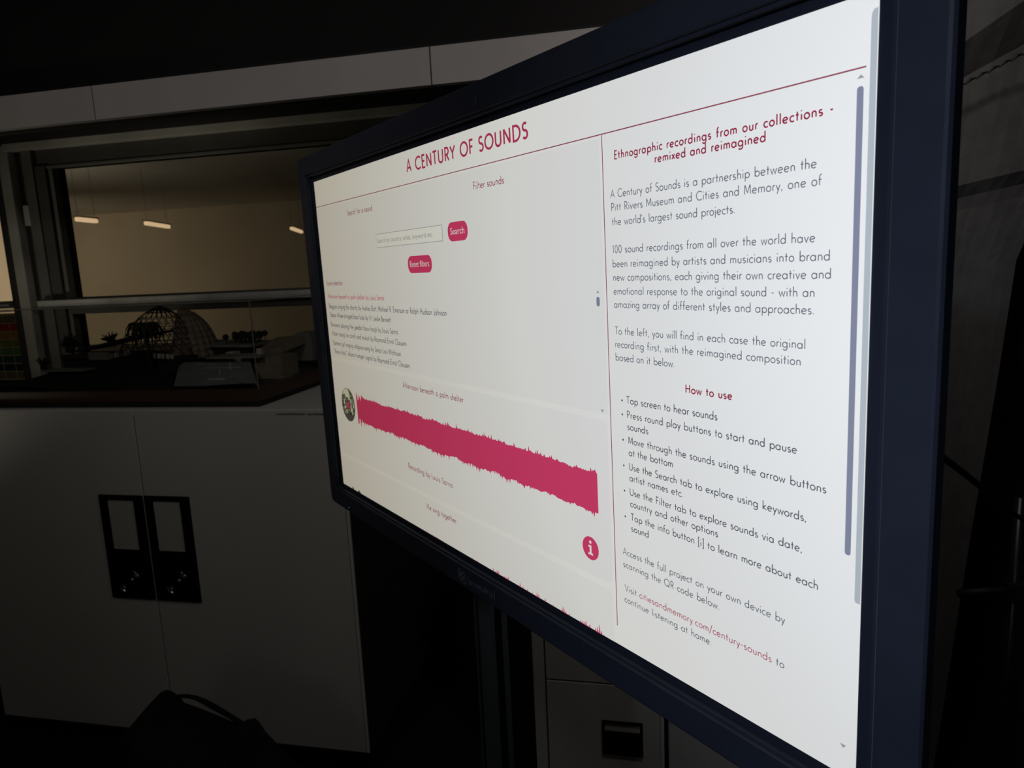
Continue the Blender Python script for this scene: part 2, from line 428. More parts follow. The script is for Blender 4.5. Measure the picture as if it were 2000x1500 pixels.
# a line of tiny printed characters along the top right edge of the door
mb = MB(); x = -1.139
while x < -.958:
    wl = random.uniform(.0025, .006)
    if random.random() < .87: mb.box(x, x + wl, F - .0012, F + .0003, 1.1965 + random.uniform(0, .001), 1.2015 + random.uniform(-.001, .0015))
    x += wl + random.uniform(.0008, .002)
tag(obj('printed_line', mb, M['marks'], lc), 'tiny dark line of print')

rc = cabinet('drawer_cabinet', -.396, -.018, 'pale cabinet with a black label holder below the display')
shell(rc, -.396, -.018)
obj('side_stile', B(-.393, -.3595, F, F + .02, .10, 1.211), M['white'], rc, .001)
obj('drawer', B(-.3545, -.031, F, F + .02, .406, 1.211), M['white'], rc, .0012)
dr = obj('drawer', B(-.3545, -.031, F, F + .02, .100, .4005), M['white'], rc, .0012)
mb = MB().box(-.194, -.078, F - .006, F - .0005, .281, .290).box(-.194, -.187, F - .006, F - .0005, .182, .281)
mb.box(-.085, -.078, F - .006, F - .0005, .182, .281).box(-.187, -.085, F - .006, F - .0005, .182, .2575)
obj('label_holder', mb, M['handle'], dr, .0008)
obj('label_card', B(-.187, -.085, F - .0025, F - .0003, .2575, .281), M['label'], dr)
obj('holder_lip', B(-.170, -.102, F - .0085, F - .006, .2, .203), M['blackmetal'], dr)
r3 = cabinet('storage_cabinet', -.006, .462, 'plain pale cabinet to the right of the label holder, mostly hidden by the display')
shell(r3, -.006, .462)
obj('door', B(-.003, .226, F + .004, F + .02, .10, 1.211), M['white'], r3, .0012)
obj('door', B(.230, .459, F + .004, F + .02, .10, 1.211), M['white'], r3, .0012)

# ================================================================== MODEL CASE
mc = empty('model_case', (-1.85, 2.2, 1.214)); tag(mc, 'clear acrylic case on a wooden base holding an architectural model', 'display case')
X0, X1, Y0, Y1 = -2.325, -1.211, 1.93, 2.50
obj('plinth', B(X0 + .005, X1 - .006, Y0 + .002, Y1 - .01, 1.2145, 1.232), M['black'], mc)
obj('base_board', B(X0, X1, Y0, Y1, 1.232, 1.268), M['wood'], mc, .0015)
cv = MB(); t = .004
cv.box(X0 + .008, X1 - .004, Y0 + .006, Y0 + .006 + t, 1.268, 1.533)
cv.box(X0 + .008, X1 - .004, Y1 - .006 - t, Y1 - .006, 1.268, 1.533)
cv.box(X1 - .004 - t, X1 - .004, Y0 + .010, Y1 - .010, 1.268, 1.533)
cv.box(X0 + .008, X0 + .008 + t, Y0 + .010, Y1 - .010, 1.268, 1.533)
cv.box(X0 + .008, X1 - .004, Y0 + .006, Y1 - .006, 1.533, 1.537)
cvo = obj('acrylic_cover', cv, M['acrylic'], mc)
eb = MB()
for (ex, ey) in ((X1 - .005, Y0 + .007), (X1 - .005, Y1 - .007)):
    eb.box(ex - .0012, ex + .0012, ey - .0012, ey + .0012, 1.268, 1.537)
eb.box(X0 + .008, X1 - .004, Y0 + .0055, Y0 + .0065, 1.5355, 1.5375)
eb.box(X1 - .0045, X1 - .0035, Y0 + .007, Y1 - .007, 1.5355, 1.5375)
obj('cover_edge', eb, M['acr_edge'], cvo)
# ground relief
g = MB(); nx, ny = 60, 16
def gh(x, y):
    h = 1.270 + .012 * math.sin(x * 7 + 1) * math.sin(y * 9)
    h += .075 * math.exp(-((x + 1.78) / .20) ** 2 - ((y - 2.22) / .16) ** 2)
    h += .055 * math.exp(-((x + 2.08) / .16) ** 2 - ((y - 2.2) / .14) ** 2)
    h += .06 * math.exp(-((x + 1.42) / .13) ** 2 - ((y - 2.36) / .09) ** 2)
    return max(h, 1.2695)
gp = [[(X0 + .02 + (X1 - .03 - X0 - .02) * i / nx, Y0 + .02 + (Y1 - Y0 - .04) * j / ny) for i in range(nx + 1)] for j in range(ny + 1)]
for j in range(ny + 1):
    for i in range(nx + 1): g.v.append((gp[j][i][0], gp[j][i][1], gh(*gp[j][i])))
for j in range(ny):
    for i in range(nx):
        a = j * (nx + 1) + i; g.f.append((a, a + 1, a + nx + 2, a + nx + 1)); g.mi.append(0)
obj('model_ground', g, M['mground'], mc, smooth=True)
# lattice dome
dc = Vector((-1.755, 2.2, 1.335)); R0, H0 = .150, .190
def dome(t, a, rr=R0, hh=H0):   # t 0 base .. 1 apex
    r_ = rr * max(0, 1 - .50 * t - .50 * t ** 5)
    return Vector((dc.x + .022 * t + r_ * math.cos(a), dc.y + r_ * .85 * math.sin(a), dc.z + hh * t))
db = MB(); NR, NA = 10, 22
for k in range(NR + 1):
    t = k / (NR + .4)
    db.tube([dome(t, 2 * math.pi * q / 24 + .01) for q in range(25)], .0011, 4, False)
for q in range(NA):
    for s_ in (1, -1):
        db.tube([dome(k / 10.4, 2 * math.pi * (q + s_ * k * .35) / NA) for k in range(11)], .0012, 4, False)
dm = obj('lattice_dome', db, M['mdark'], mc)
cap = MB(); prof = []
for k in range(6):
    t = .90 + .1 * k / 5; prof.append(t)
for i in range(5):
    for q in range(16):
        a0, a1 = 2 * math.pi * q / 16, 2 * math.pi * (q + 1) / 16
        cap.face([dome(prof[i], a0), dome(prof[i], a1), dome(prof[i + 1], a1), dome(prof[i + 1], a0)])
obj('dome_cap', cap, M['mdark'], dm)
sh = MB()
for i in range(8):
    for q in range(10):
        a0, a1 = -1.2 + 2.3 * q / 10, -1.2 + 2.3 * (q + 1) / 10
        f = lambda t, a: dome(t, a, .155, .182) + Vector((.028, .07, 0))
        sh.face([f(i / 8.2, a0), f(i / 8.2, a1), f((i + 1) / 8.2, a1), f((i + 1) / 8.2, a0)])
o = obj('dome_shell', sh, M['mbrown'], mc, smooth=True)
sd = o.modifiers.new('thick', 'SOLIDIFY'); sd.thickness = .004
# low long building with windows, ramp roof
lb = MB().box(-2.103, -1.82, 2.14, 2.26, 1.30, 1.362)
hb = obj('long_building', lb, M['mdark'], mc)
rb = MB().hexa([(-2.05, 2.12, 1.372), (-1.76, 2.12, 1.424), (-1.76, 2.30, 1.424), (-2.05, 2.30, 1.372), (-2.05, 2.12, 1.378), (-1.76, 2.12, 1.432), (-1.76, 2.30, 1.432), (-2.05, 2.30, 1.378)])
obj('ramp_roof', rb, M['mdark'], mc)
for k in range(9):
    x = -1.935 + k * .0135
    z = 1.343 + k * .0022
    obj('model_window', B(x, x + .009, 2.132, 2.1395, z, z + .017), M['mwhite'] if k % 3 else M['mgrey'], hb)
for k in range(5):
    x = -1.69 + k * .017
    obj('model_window', B(x, x + (.011 if k % 2 else .007), 2.085, 2.092, 1.352 - k * .001, 1.368 - k * .001), M['mwhite'], hb)
obj('red_block', B(-2.10, -1.985, 2.13, 2.139, 1.352, 1.364), mat('model_red', (.06, .018, .014), .7), hb)
obj('pale_wall', B(-1.984, -1.90, 2.128, 2.138, 1.345, 1.372), M['mgrey'], hb)
obj('terrace', B(-2.12, -1.95, 2.06, 2.13, 1.315, 1.319), M['mgrey'], mc)
obj('low_block', B(-1.70, -1.60, 2.10, 2.2, 1.30, 1.35), M['mdark'], mc)
# plants
def tuft(x, y, z, r, n, name='spiky_plant', stem=.02):
    m_ = MB(); m_.tube([(x, y, z - stem), (x, y, z)], r * .35, 6)
    for k in range(n):
        a = 2 * math.pi * k / n + random.random() * .4; e = random.uniform(.05, 1.3)
        d = Vector((math.cos(a) * math.cos(e), math.sin(a) * math.cos(e), math.sin(e)))
        p0 = Vector((x, y, z)); m_.tube([p0, p0 + d * r * .6, p0 + d * r * random.uniform(.85, 1.15)], [r * .14, r * .10, r * .02], 4)
    return obj(name, m_, M['mleaf'], mc)
tuft(-2.105, 2.18, 1.388, .044, 34)
tuft(-1.945, 2.2, 1.404, .034, 28)
tuft(-2.20, 2.15, 1.33, .03, 20)
def palm(x, y, z0, z1, r, n=13):
    m_ = MB(); m_.tube([(x, y, z0), (x + .004, y, (z0 + z1) / 2), (x, y, z1)], [.007, .005, .004], 6)
    pp = obj('palm_tree', m_, M['mleaf'], mc)
    for k in range(n):
        a = 2 * math.pi * k / n + .2
        lf = MB(); prev = None
        ln = r * random.uniform(.8, 1.1)
        pts = []
        for s_ in range(7):
            t = s_ / 6; rr = ln * .85 * math.sin(t * 1.5); hz = .38 * ln * math.sin(t * 2.6) - ln * 1.05 * t ** 2.4
            pts.append(Vector((x + rr * math.cos(a), y + rr * math.sin(a), z1 + hz)))
        side = Vector((-math.sin(a), math.cos(a), 0))
        for s_ in range(6):
            w0 = .010 * math.sin(math.pi * (s_ / 6) ** .7) + .001; w1 = .010 * math.sin(math.pi * ((s_ + 1) / 6) ** .7) + .0005
            dn = Vector((0, 0, -.006))
            lf.face([pts[s_], pts[s_ + 1], pts[s_ + 1] + side * w1 + dn, pts[s_] + side * w0 + dn])
            lf.face([pts[s_], pts[s_] - side * w0 + dn, pts[s_ + 1] - side * w1 + dn, pts[s_ + 1]])
        obj('frond', lf, M['mleaf'], pp)
palm(-1.685, 2.06, 1.32, 1.462, .072, 16)
# right side: flat roofs with foliage, courts, sheet, pale blocks and a box
obj('flat_roof', MB().hexa([(-1.68, 2.24, 1.372), (-1.42, 2.24, 1.365), (-1.42, 2.42, 1.365), (-1.68, 2.42, 1.372), (-1.68, 2.24, 1.380), (-1.42, 2.24, 1.372), (-1.42, 2.42, 1.372), (-1.68, 2.42, 1.380)]), M['mgrey'], mc)
obj('hall_block', B(-1.66, -1.44, 2.26, 2.40, 1.30, 1.368), M['mdark'], mc)
fo = MB()
for k in range(26):
    x = -1.545 + .16 * random.random(); y = 2.28 + .08 * random.random(); z = 1.395 + .012 * random.random(); r = random.uniform(.008, .014)
    fo.lathe((x, y, z), [(.0001, -r), (r * .8, -r * .5), (r, 0), (r * .75, r * .6), (.0001, r)], 7)
    fo.box(x - .001, x + .001, y - .001, y + .001, z - .03, z)
tag(obj('foliage', fo, M['mleaf'], mc), kind='stuff')
obj('pale_block', B(-1.505, -1.475, 2.22, 2.26, 1.30, 1.352), M['mwhite'], mc)
obj('pale_block', MB().hexa([(-1.40, 2.24, 1.335), (-1.30, 2.24, 1.345), (-1.27, 2.38, 1.365), (-1.40, 2.38, 1.345), (-1.40, 2.24, 1.352), (-1.30, 2.24, 1.362), (-1.27, 2.38, 1.395), (-1.40, 2.38, 1.385)]), M['mbrown'], mc)
obj('pale_block', B(-1.352, -1.335, 2.165, 2.18, 1.345, 1.368), M['mwhite'], mc)
obj('pale_block', B(-1.31, -1.25, 2.36, 2.44, 1.30, 1.40), M['mgrey'], mc)
obj('card_box', B(-1.345, -1.243, 2.13, 2.24, 1.2695, 1.344), M['mbrown'], mc, .001)
obj('card_lid', B(-1.50, -1.30, 2.10, 2.20, 1.344, 1.349), M['mgrey'], mc)
st = MB().hexa([(-1.53, 1.965, 1.2755), (-1.235, 1.965, 1.2755), (-1.35, 2.12, 1.330), (-1.615, 2.12, 1.330), (-1.53, 1.965, 1.2775), (-1.235, 1.965, 1.2775), (-1.35, 2.12, 1.332), (-1.615, 2.12, 1.332)])
sheet = obj('sloping_sheet', st, M['mblue'], mc)
def onsheet(s_, t_, h=.0006):   # bilinear on the sheet
    a = Vector((-1.53, 1.965, 1.2775)).lerp(Vector((-1.235, 1.965, 1.2775)), s_); b_ = Vector((-1.615, 2.12, 1.332)).lerp(Vector((-1.35, 2.12, 1.332)), s_)
    return a.lerp(b_, t_) + Vector((0, -h * .35, h))
for (s0, t0, s1, t1) in ((.35, .70, .85, .73), (.42, .20, .62, .27), (.70, .62, .72, .98), (.2, .88, .5, .9), (.55, .42, .57, .62)):
    m_ = MB(); m_.face([onsheet(s0, t0), onsheet(s1, t0), onsheet(s1, t1), onsheet(s0, t1)])
    obj('sheet_line', m_, M['mwhite'], sheet)

# ================================================================== BACKPACK
bp = empty('backpack', (-1.28, 1.55, 0)); tag(bp, 'black backpack slumped on the floor in front of the pale cabinet', 'bag')
outl = [(-1.56, .0), (-1.56, .12), (-1.53, .22), (-1.505, .32), (-1.483, .385), (-1.452, .402), (-1.438, .432), (-1.41, .458), (-1.388, .468), (-1.369, .463), (-1.354, .441), (-1.34, .432), (-1.31, .426), (-1.25, .408), (-1.20, .391), (-1.165, .384), (-1.145, .399), (-1.119, .406), (-1.104, .39), (-1.09, .365), (-1.055, .33), (-1.02, .29), (-.985, .22), (-.97, .10), (-.975, .0)]
bb = MB(); layers = [(-.21, .55), (-.19, .78), (-.14, .91), (-.07, .98), (0, 1.0), (.018, .94), (.035, .82), (.045, .6)]
cxo, czo = -1.27, .18; no = len(outl)
for (dy, s_) in layers:
    for (x, z) in outl:
        bb.v.append((cxo + (x - cxo) * s_, 1.60 + dy, max(.0, czo * s_ + (z - czo) * s_ if z > 0 else 0)))
for k in range(len(layers) - 1):
    for q in range(no - 1):
        a = k * no + q; bb.f.append((a, a + 1, a + no + 1, a + no)); bb.mi.append(0)
    a = k * no; bb.f.append((a + no - 1, a, a + no, a + 2 * no - 1)); bb.mi.append(0)
bb.f.append(tuple(reversed(range(no)))); bb.f.append(tuple((len(layers) - 1) * no + q for q in range(no))); bb.mi += [0, 0]
o = obj('bag_body', bb, M['bag'], bp, smooth=True)
def arch(pts, r, n=8): return MB().tube(pts, r, n)
obj('grab_handle', arch([(-1.372, 1.60, .440), (-1.350, 1.60, .451), (-1.325, 1.60, .4535), (-1.300, 1.60, .451), (-1.275, 1.60, .4425), (-1.24, 1.60, .426), (-1.20, 1.60, .406), (-1.16, 1.60, .385), (-1.14, 1.60, .37)], [.006, .006, .0055, .006, .0075, .008, .007, .006, .004]), M['bag'], bp, smooth=True)
obj('front_pocket', MB().hexa([(-1.42, 1.34, .03), (-1.12, 1.34, .03), (-1.10, 1.44, .02), (-1.44, 1.44, .02), (-1.40, 1.37, .20), (-1.15, 1.37, .19), (-1.13, 1.44, .23), (-1.42, 1.44, .24)]), M['bag'], bp, .02)
obj('shoulder_strap', arch([(-1.46, 1.47, .30), (-1.50, 1.42, .2), (-1.49, 1.38, .08), (-1.44, 1.38, .02)], .012), M['bag'], bp, smooth=True)

# ================================================================== TOUCHSCREEN ON ITS STAND
O = Vector((-.7261750, 1.4439407, 1.7962904))
DU = Vector((.73074836, -.68263528, -.00398952)); DV = Vector((-.00715067, -.01349826, .99988333))
DN = Vector((-.68260948, -.73063457, -.01474513))      # out of the glass
def S(u, v, n=0.0): return O + DU * u + DV * v + DN * n
HU = Vector((DU.x, DU.y, 0)).normalized(); HN = Vector((DN.x, DN.y, 0)).normalized()
SW, SH = 1.21, .6648
kb = S(.56, 0, -.10); kiosk = empty('touchscreen_kiosk', (kb.x, kb.y, 0))
tag(kiosk, 'big touchscreen with thick black bezel on a stand, showing red headings and a waveform', 'touchscreen')
def sbox(u0, u1, v0, v1, n0, n1):
    return MB().hexa([S(u0, v0, n0), S(u1, v0, n0), S(u1, v0, n1), S(u0, v0, n1), S(u0, v1, n0), S(u1, v1, n0), S(u1, v1, n1), S(u0, v1, n1)])
def hbox(u0, u1, z0, z1, n0, n1):   # upright box under / behind the screen
    def P(u, z, n):
        q = Vector((O.x, O.y, 0)) + HU * u + HN * n; return (q.x, q.y, z)
    return MB().hexa([P(u0, z0, n0), P(u1, z0, n0), P(u1, z0, n1), P(u0, z0, n1), P(u0, z1, n0), P(u1, z1, n0), P(u1, z1, n1), P(u0, z1, n1)])
def rrect(u0, u1, v0, v1, r, n=6):
    pts = []
    for (cx, cy, a0) in ((u1 - r, v1 - r, 0), (u0 + r, v1 - r, 90), (u0 + r, v0 + r, 180), (u1 - r, v0 + r, 270)):
        for k in range(n + 1):
            a = math.radians(a0 + 90 * k / n); pts.append((cx + r * math.cos(a), cy + r * math.sin(a)))
    return pts
# bezel: profile swept round the screen
bz = MB(); prof = [(.004, -.016, .016), (0, .005, .016), (.0016, .0085, .0145), (.004, .010, .012), (.0385, .0098, .004), (.0398, .0085, .003), (.0402, .0065, .003), (.0440, .0062, .003), (.0446, .0008, .003)]
N = None
for (ins, h, rad) in prof:
    loop = rrect(-.065 + ins, 1.268 - ins, -.7205 + ins, .0555 - ins, rad)
    N = len(loop)
    for (a, b_) in loop: bz.v.append(tuple(S(a, b_, h)))
for k in range(len(prof) - 1):
    for q in range(N):
        bz.f.append((k * N + q, k * N + (q + 1) % N, (k + 1) * N + (q + 1) % N, (k + 1) * N + q)); bz.mi.append(0)
bezel = obj('bezel', bz, M['bezel'], kiosk)
obj('glass_border', sbox(-.022, 1.232, -.678, .013, -.004, -.0003), M['bezel_glass'], kiosk)
# mitred corner caps seen as fine seams at the corners
for (u, v, du, dv) in ((-.062, .048, .036, -.036),):
    obj('corner_cap', sbox(-.0665, -.052, -.030, -.018, .0, .0075), M['housing'], bezel, .002)
obj('rear_housing', sbox(-.035, 1.238, -.69, .025, -.045, -.005), M['housing'], kiosk, .004)
obj('rear_cover', sbox(.2, 1.0, -.62, -.06, -.075, -.045), M['housing'], kiosk, .01)
col = obj('column', hbox(.482, .5345, .06, 1.60, -.116, -.055), M['blackmetal'], kiosk, .002)
obj('column_rib', hbox(.478, .4835, .06, 1.58, -.062, -.050), M['column'], col, .001)
obj('column_rib', hbox(.493, .5345, .06, 1.58, -.058, -.050), M['column'], col, .001)
obj('column_rib', hbox(.5335, .5375, .06, 1.58, -.082, -.071), M['column'], col, .001)
obj('column_rib', hbox(.5335, .5375, .06, 1.58, -.116, -.108), M['blackmetal'], col, .001)
obj('mount_plate', hbox(.40, .72, 1.30, 1.62, -.082, -.076), M['blackmetal'], kiosk)
for u in (.28, .80):
    ft = obj('foot', hbox(u, u + .05, .05, .09, -.42, .16), M['blackmetal'], kiosk, .004)
    for n_ in (-.39, .13):
        q = Vector((O.x, O.y, 0)) + HU * (u + .025) + HN * n_
        w_ = MB().tube([(q.x - HU.x * .012, q.y - HU.y * .012, .026), (q.x + HU.x * .012, q.y + HU.y * .012, .026)], .025, 20)
        obj('castor', w_, M['housing'], ft, .002)
obj('cross_bar', hbox(.33, .80, .05, .09, -.14, -.07), M['blackmetal'], kiosk, .003)

panel = obj('display_panel', sbox(0, SW, -SH, 0, -.0003, 0), L['white'], kiosk)
panel['label'] = 'bright white screen'
Z1, Z2, Z3, Z4 = .0003, .0006, .0009, .0012
def poly(name, pts, m, h, lab=None):
    mb = MB(); mb.face([S(a, b_, h) for a, b_ in pts]); o = obj(name, mb, m, panel)
    if lab: o['label'] = lab
    return o
def rect(name, u0, u1, v0, v1, m, h, lab=None): return poly(name, [(u0, v0), (u1, v0), (u1, v1), (u0, v1)], m, h, lab)
def rr(name, u0, u1, v0, v1, r, m, h, lab=None): return poly(name, rrect(u0, u1, v0, v1, r, 8), m, h, lab)
# cards of the page
rr('page_card', -.0, .8965, -.3715, -.0560, .004, L['card'], Z1)
rr('page_card', -.0, .8950, -.5880, -.3795, .010, L['card'], Z1)
poly('page_card', [(0, -SH), (.895, -SH), (.895, -.605), (.892, -.5990), (.885, -.5965), (0, -.5965)], L['card'], Z1)
rect('rule_line', 0, 1.2015, -.0530, -.0518, L['rule'], Z2, 'thin red horizontal line')
rect('rule_line', .9007, .9019, -.6397, -.0532, L['rule'], Z2, 'thin red vertical line')
# --- stroke alphabet (cap height 1, geometric sans)
def arc(cx, cy, rx, ry, a0, a1, n=None):
    n = n or max(4, int(abs(a1 - a0) / 18))
    return [(cx + rx * math.cos(math.radians(a0 + (a1 - a0) * k / n)), cy + ry * math.sin(math.radians(a0 + (a1 - a0) * k / n))) for k in range(n + 1)]
X = .55; R = X / 2; CL = R + .055; ST = 2 * R + .055; CR_ = R + .115   # bowl centre, right stem, bowl centre after a left stem
O_ = lambda cx, cy, rx, ry: arc(cx, cy, rx, ry, 0, 360, 20)
G = {
 ' ': (.40, []), '.': (.24, [[(.10, .0), (.10, .10)]]), ',': (.24, [[(.13, .08), (.07, -.13)]]), "'": (.18, [[(.09, 1.0), (.09, .76)]]),
 '-': (.40, [[(.07, .36), (.33, .36)]]), '(': (.30, [arc(.42, .42, .30, .62, 125, 235)]), ')': (.30, [arc(-.12, .42, .30, .62, 55, -55)]),
 '[': (.30, [[(.25, 1.1), (.09, 1.1), (.09, -.2), (.25, -.2)]]), ']': (.30, [[(.05, 1.1), (.21, 1.1), (.21, -.2), (.05, -.2)]]),
 '"': (.34, [[(.10, 1.0), (.10, .76)], [(.24, 1.0), (.24, .76)]]), '/': (.46, [[(.03, -.18), (.43, 1.1)]]),
 'a': (ST + .12, [O_(CL, R, R, R), [(ST, 0), (ST, X)]]),
 'b': (CR_ + R + .05, [O_(CR_, R, R, R), [(.115, 0), (.115, 1.06)]]),
 'c': (.53, [arc(CL, R, R, R, 48, 312)]),
 'd': (ST + .12, [O_(CL, R, R, R), [(ST, 0), (ST, 1.06)]]),
 'e': (2 * R + .11, [[(.055, R - .02), (2 * R + .045, R + .05)], arc(CL, R, R * .98, R, 12, 318)]),
 'f': (.40, [[(.16, 0), (.16, .82)] + arc(.33, .82, .17, .22, 180, 75), [(.03, X), (.36, X)]]),
 'g': (ST + .12, [O_(CL, R, R, R), [(ST, X), (ST, -.08)] + arc(CL + .005, -.08, ST - CL - .005, .24, 0, -150)]),
 'h': (.62, [[(.11, 0), (.11, 1.06)], arc(.31, X - .20, .20, .20, 180, 0) + [(.51, 0)]]),
 'i': (.24, [[(.12, 0), (.12, X)], [(.12, .80), (.12, .91)]]),
 'j': (.24, [[(.13, X), (.13, -.14)] + arc(.03, -.14, .10, .14, 0, -80), [(.13, .80), (.13, .91)]]),
 'k': (.60, [[(.11, 0), (.11, 1.06)], [(.50, X), (.12, .27), (.56, 0)]]),
 'l': (.24, [[(.12, 0), (.12, 1.06)]]),
 'm': (.94, [[(.11, 0), (.11, X)], arc(.29, X - .18, .18, .18, 180, 0) + [(.47, 0)], arc(.65, X - .18, .18, .18, 180, 0) + [(.83, 0)]]),
 'n': (.62, [[(.11, 0), (.11, X)], arc(.31, X - .20, .20, .20, 180, 0) + [(.51, 0)]]),
 'o': (2 * R + .11, [O_(CL, R, R, R)]),
 'p': (CR_ + R + .05, [O_(CR_, R, R, R), [(.115, X), (.115, -.36)]]),
 'q': (ST + .12, [O_(CL, R, R, R), [(ST, X), (ST, -.36)]]),
 'r': (.38, [[(.11, 0), (.11, X)], arc(.30, X - .21, .19, .21, 180, 68)]),
 's': (.48, [arc(.24, X * .74, .155, X * .26, 35, 250, 8) + arc(.24, X * .26, .17, X * .26, 80, -145, 8)]),
 't': (.40, [[(.19, 0), (.19, .86)], [(.03, X), (.36, X)]]),
 'u': (.62, [[(.11, X)] + arc(.31, .20, .20, .20, 180, 360) + [(.51, X)], [(.51, X), (.51, 0)]]),
 'v': (.53, [[(.04, X), (.265, 0), (.49, X)]]),
 'w': (.82, [[(.04, X), (.225, 0), (.41, X * .92), (.595, 0), (.78, X)]]),
 'x': (.50, [[(.05, X), (.45, 0)], [(.45, X), (.05, 0)]]),
 'y': (.53, [[(.04, X), (.27, .02)], [(.49, X), (.15, -.36)]]),
 'z': (.46, [[(.06, X), (.39, X), (.05, 0), (.41, 0)]]),
 'A': (.80, [[(.06, 0), (.40, 1.0), (.74, 0)], [(.18, .32), (.62, .32)]]),
 'B': (.66, [[(.13, 0), (.13, 1), (.33, 1)] + arc(.33, .76, .20, .24, 90, -90) + [(.13, .52)], [(.33, .52)] + arc(.34, .26, .24, .26, 90, -90) + [(.13, 0)]]),
 'C': (.90, [arc(.55, .5, .48, .5, 48, 312)]),
 'D': (.90, [[(.13, 0), (.13, 1), (.35, 1)] + arc(.35, .5, .47, .5, 90, -90) + [(.13, 0)]]),
 'E': (.60, [[(.54, 1), (.13, 1), (.13, 0), (.54, 0)], [(.13, .52), (.48, .52)]]),
 'F': (.56, [[(.52, 1), (.13, 1), (.13, 0)], [(.13, .52), (.46, .52)]]),
 'G': (.98, [arc(.54, .5, .48, .5, 48, 360) + [(.60, .5)]]),
 'H': (.84, [[(.13, 0), (.13, 1)], [(.71, 0), (.71, 1)], [(.13, .52), (.71, .52)]]),
 'I': (.28, [[(.14, 0), (.14, 1)]]),
 'J': (.40, [[(.27, 1), (.27, .02)] + arc(.12, .02, .15, .2, 0, -80)]),
 'L': (.54, [[(.13, 1), (.13, 0), (.50, 0)]]),
 'M': (.98, [[(.10, 0), (.16, 1)], [(.16, 1), (.49, .16), (.82, 1)], [(.82, 1), (.88, 0)]]),
 'N': (.88, [[(.13, 0), (.13, 1)], [(.13, 1), (.75, 0)], [(.75, 0), (.75, 1)]]),
 'O': (1.04, [O_(.52, .5, .46, .5)]),
 'P': (.64, [[(.13, 0), (.13, 1), (.32, 1)] + arc(.32, .73, .25, .27, 90, -90) + [(.13, .46)]]),
 'Q': (1.04, [O_(.52, .5, .46, .5), [(.56, .24), (.92, -.10)]]),
 'R': (.68, [[(.13, 0), (.13, 1), (.32, 1)] + arc(.32, .73, .25, .27, 90, -90) + [(.13, .46)], [(.30, .46), (.60, 0)]]),
 'S': (.62, [arc(.31, .76, .21, .24, 40, 262, 10) + arc(.31, .26, .235, .26, 82, -145, 10)]),
 'T': (.66, [[(.04, 1), (.62, 1)], [(.33, 1), (.33, 0)]]),
 'U': (.82, [[(.12, 1), (.12, .29)] + arc(.41, .29, .29, .29, 180, 360) + [(.70, 1)]]),
 'V': (.76, [[(.05, 1), (.38, 0), (.71, 1)]]),
 'W': (1.12, [[(.05, 1), (.30, 0), (.56, .9), (.82, 0), (1.07, 1)]]),
 'Y': (.70, [[(.04, 1), (.35, .48), (.66, 1)], [(.35, .48), (.35, 0)]]),
 '1': (.34, [[(.06, .84), (.20, 1), (.20, 0)]]), '0': (.66, [O_(.33, .5, .25, .5)]),
}
def ribbon(mb, pl, h, put, mi):
    closed = abs(pl[0][0] - pl[-1][0]) < 1e-6 and abs(pl[0][1] - pl[-1][1]) < 1e-6 and len(pl) > 3
    q = [Vector(p) for p in pl]; c = []
    for p in q:
        if not c or (p - c[-1]).length > 1e-4: c.append(p)
    q = c; n = len(q); left = []; right = []
    for k in range(n):
        if closed: a = q[k - 1] if k > 0 else q[n - 2]; b = q[k + 1] if k < n - 1 else q[1]
        else: a = q[max(k - 1, 0)]; b = q[min(k + 1, n - 1)]
        d0 = (q[k] - a); d1 = (b - q[k])
        if d0.length < 1e-9: d0 = d1
        if d1.length < 1e-9: d1 = d0
        d0 = d0.normalized(); d1 = d1.normalized()
        n0 = Vector((-d0.y, d0.x)); n1 = Vector((-d1.y, d1.x)); m = n0 + n1
        m = n0 if m.length < 1e-3 else m.normalized()
        s = min(1 / max(.3, m.dot(n0)), 2.2)
        left.append(q[k] + m * h * s); right.append(q[k] - m * h * s)
    i = len(mb.v)
    for k in range(n): mb.v.append(tuple(put(left[k]))); mb.v.append(tuple(put(right[k])))
    for k in range(n - 1):
        mb.f.append((i + 2 * k + 1, i + 2 * k + 3, i + 2 * k + 2, i + 2 * k)); mb.mi.append(mi)
def line(text, u0, u1, v, cap, wt, mats, name='text_line', h=Z3, second=None, parent=None, v1=None, lab=None, track=.0):
    """set a line of text between u0 and u1 on baseline v"""
    nat = sum(G[c_][0] for c_ in text); track = max(0, ((u1 - u0) / cap - nat) / len(text)) * (.5 if text.isupper() else 1)
    x = 0; strokes = []
    for k, chh in enumerate(text):
        adv, pls = G[chh]
        mi = 1 if second and second[0] <= k < second[1] else 0
        for pl in pls: strokes.append(([(px + x, py) for px, py in pl], mi))
        x += adv + track
    xs_ = [p[0] for pl, _ in strokes for p in pl]; a, b_ = min(xs_) - wt, max(xs_) + wt
    sx = (u1 - u0) / (b_ - a); mb = MB(); vv1 = v if v1 is None else v1
    def put(p):
        t = (p[0] - a) / (b_ - a)
        return S(u0 + (p[0] - a) * sx, v + (vv1 - v) * t + p[1] * cap, h)
    # strokes keep their weight when a line is squeezed sideways
    for pl, mi in strokes: ribbon(mb, pl, wt, put, mi)
    o = obj(name, mb, mats, panel if parent is None else parent)
    if lab: o['label'] = lab
    return o
line('A CENTURY OF SOUNDS', .4297, .7663, -.0337, .0185, .084, L['title'], 'title_text', lab='large crimson capitals')
line('Filter sounds', .6304, .7074, -.0827, .0099, .058, L['wine'])
line('Search for a sound', .1668, .2833, -.0822, .0099, .058, L['wine'])
line('Sound selection', .0181, .1081, -.2165, .0096, .060, L['wine'])
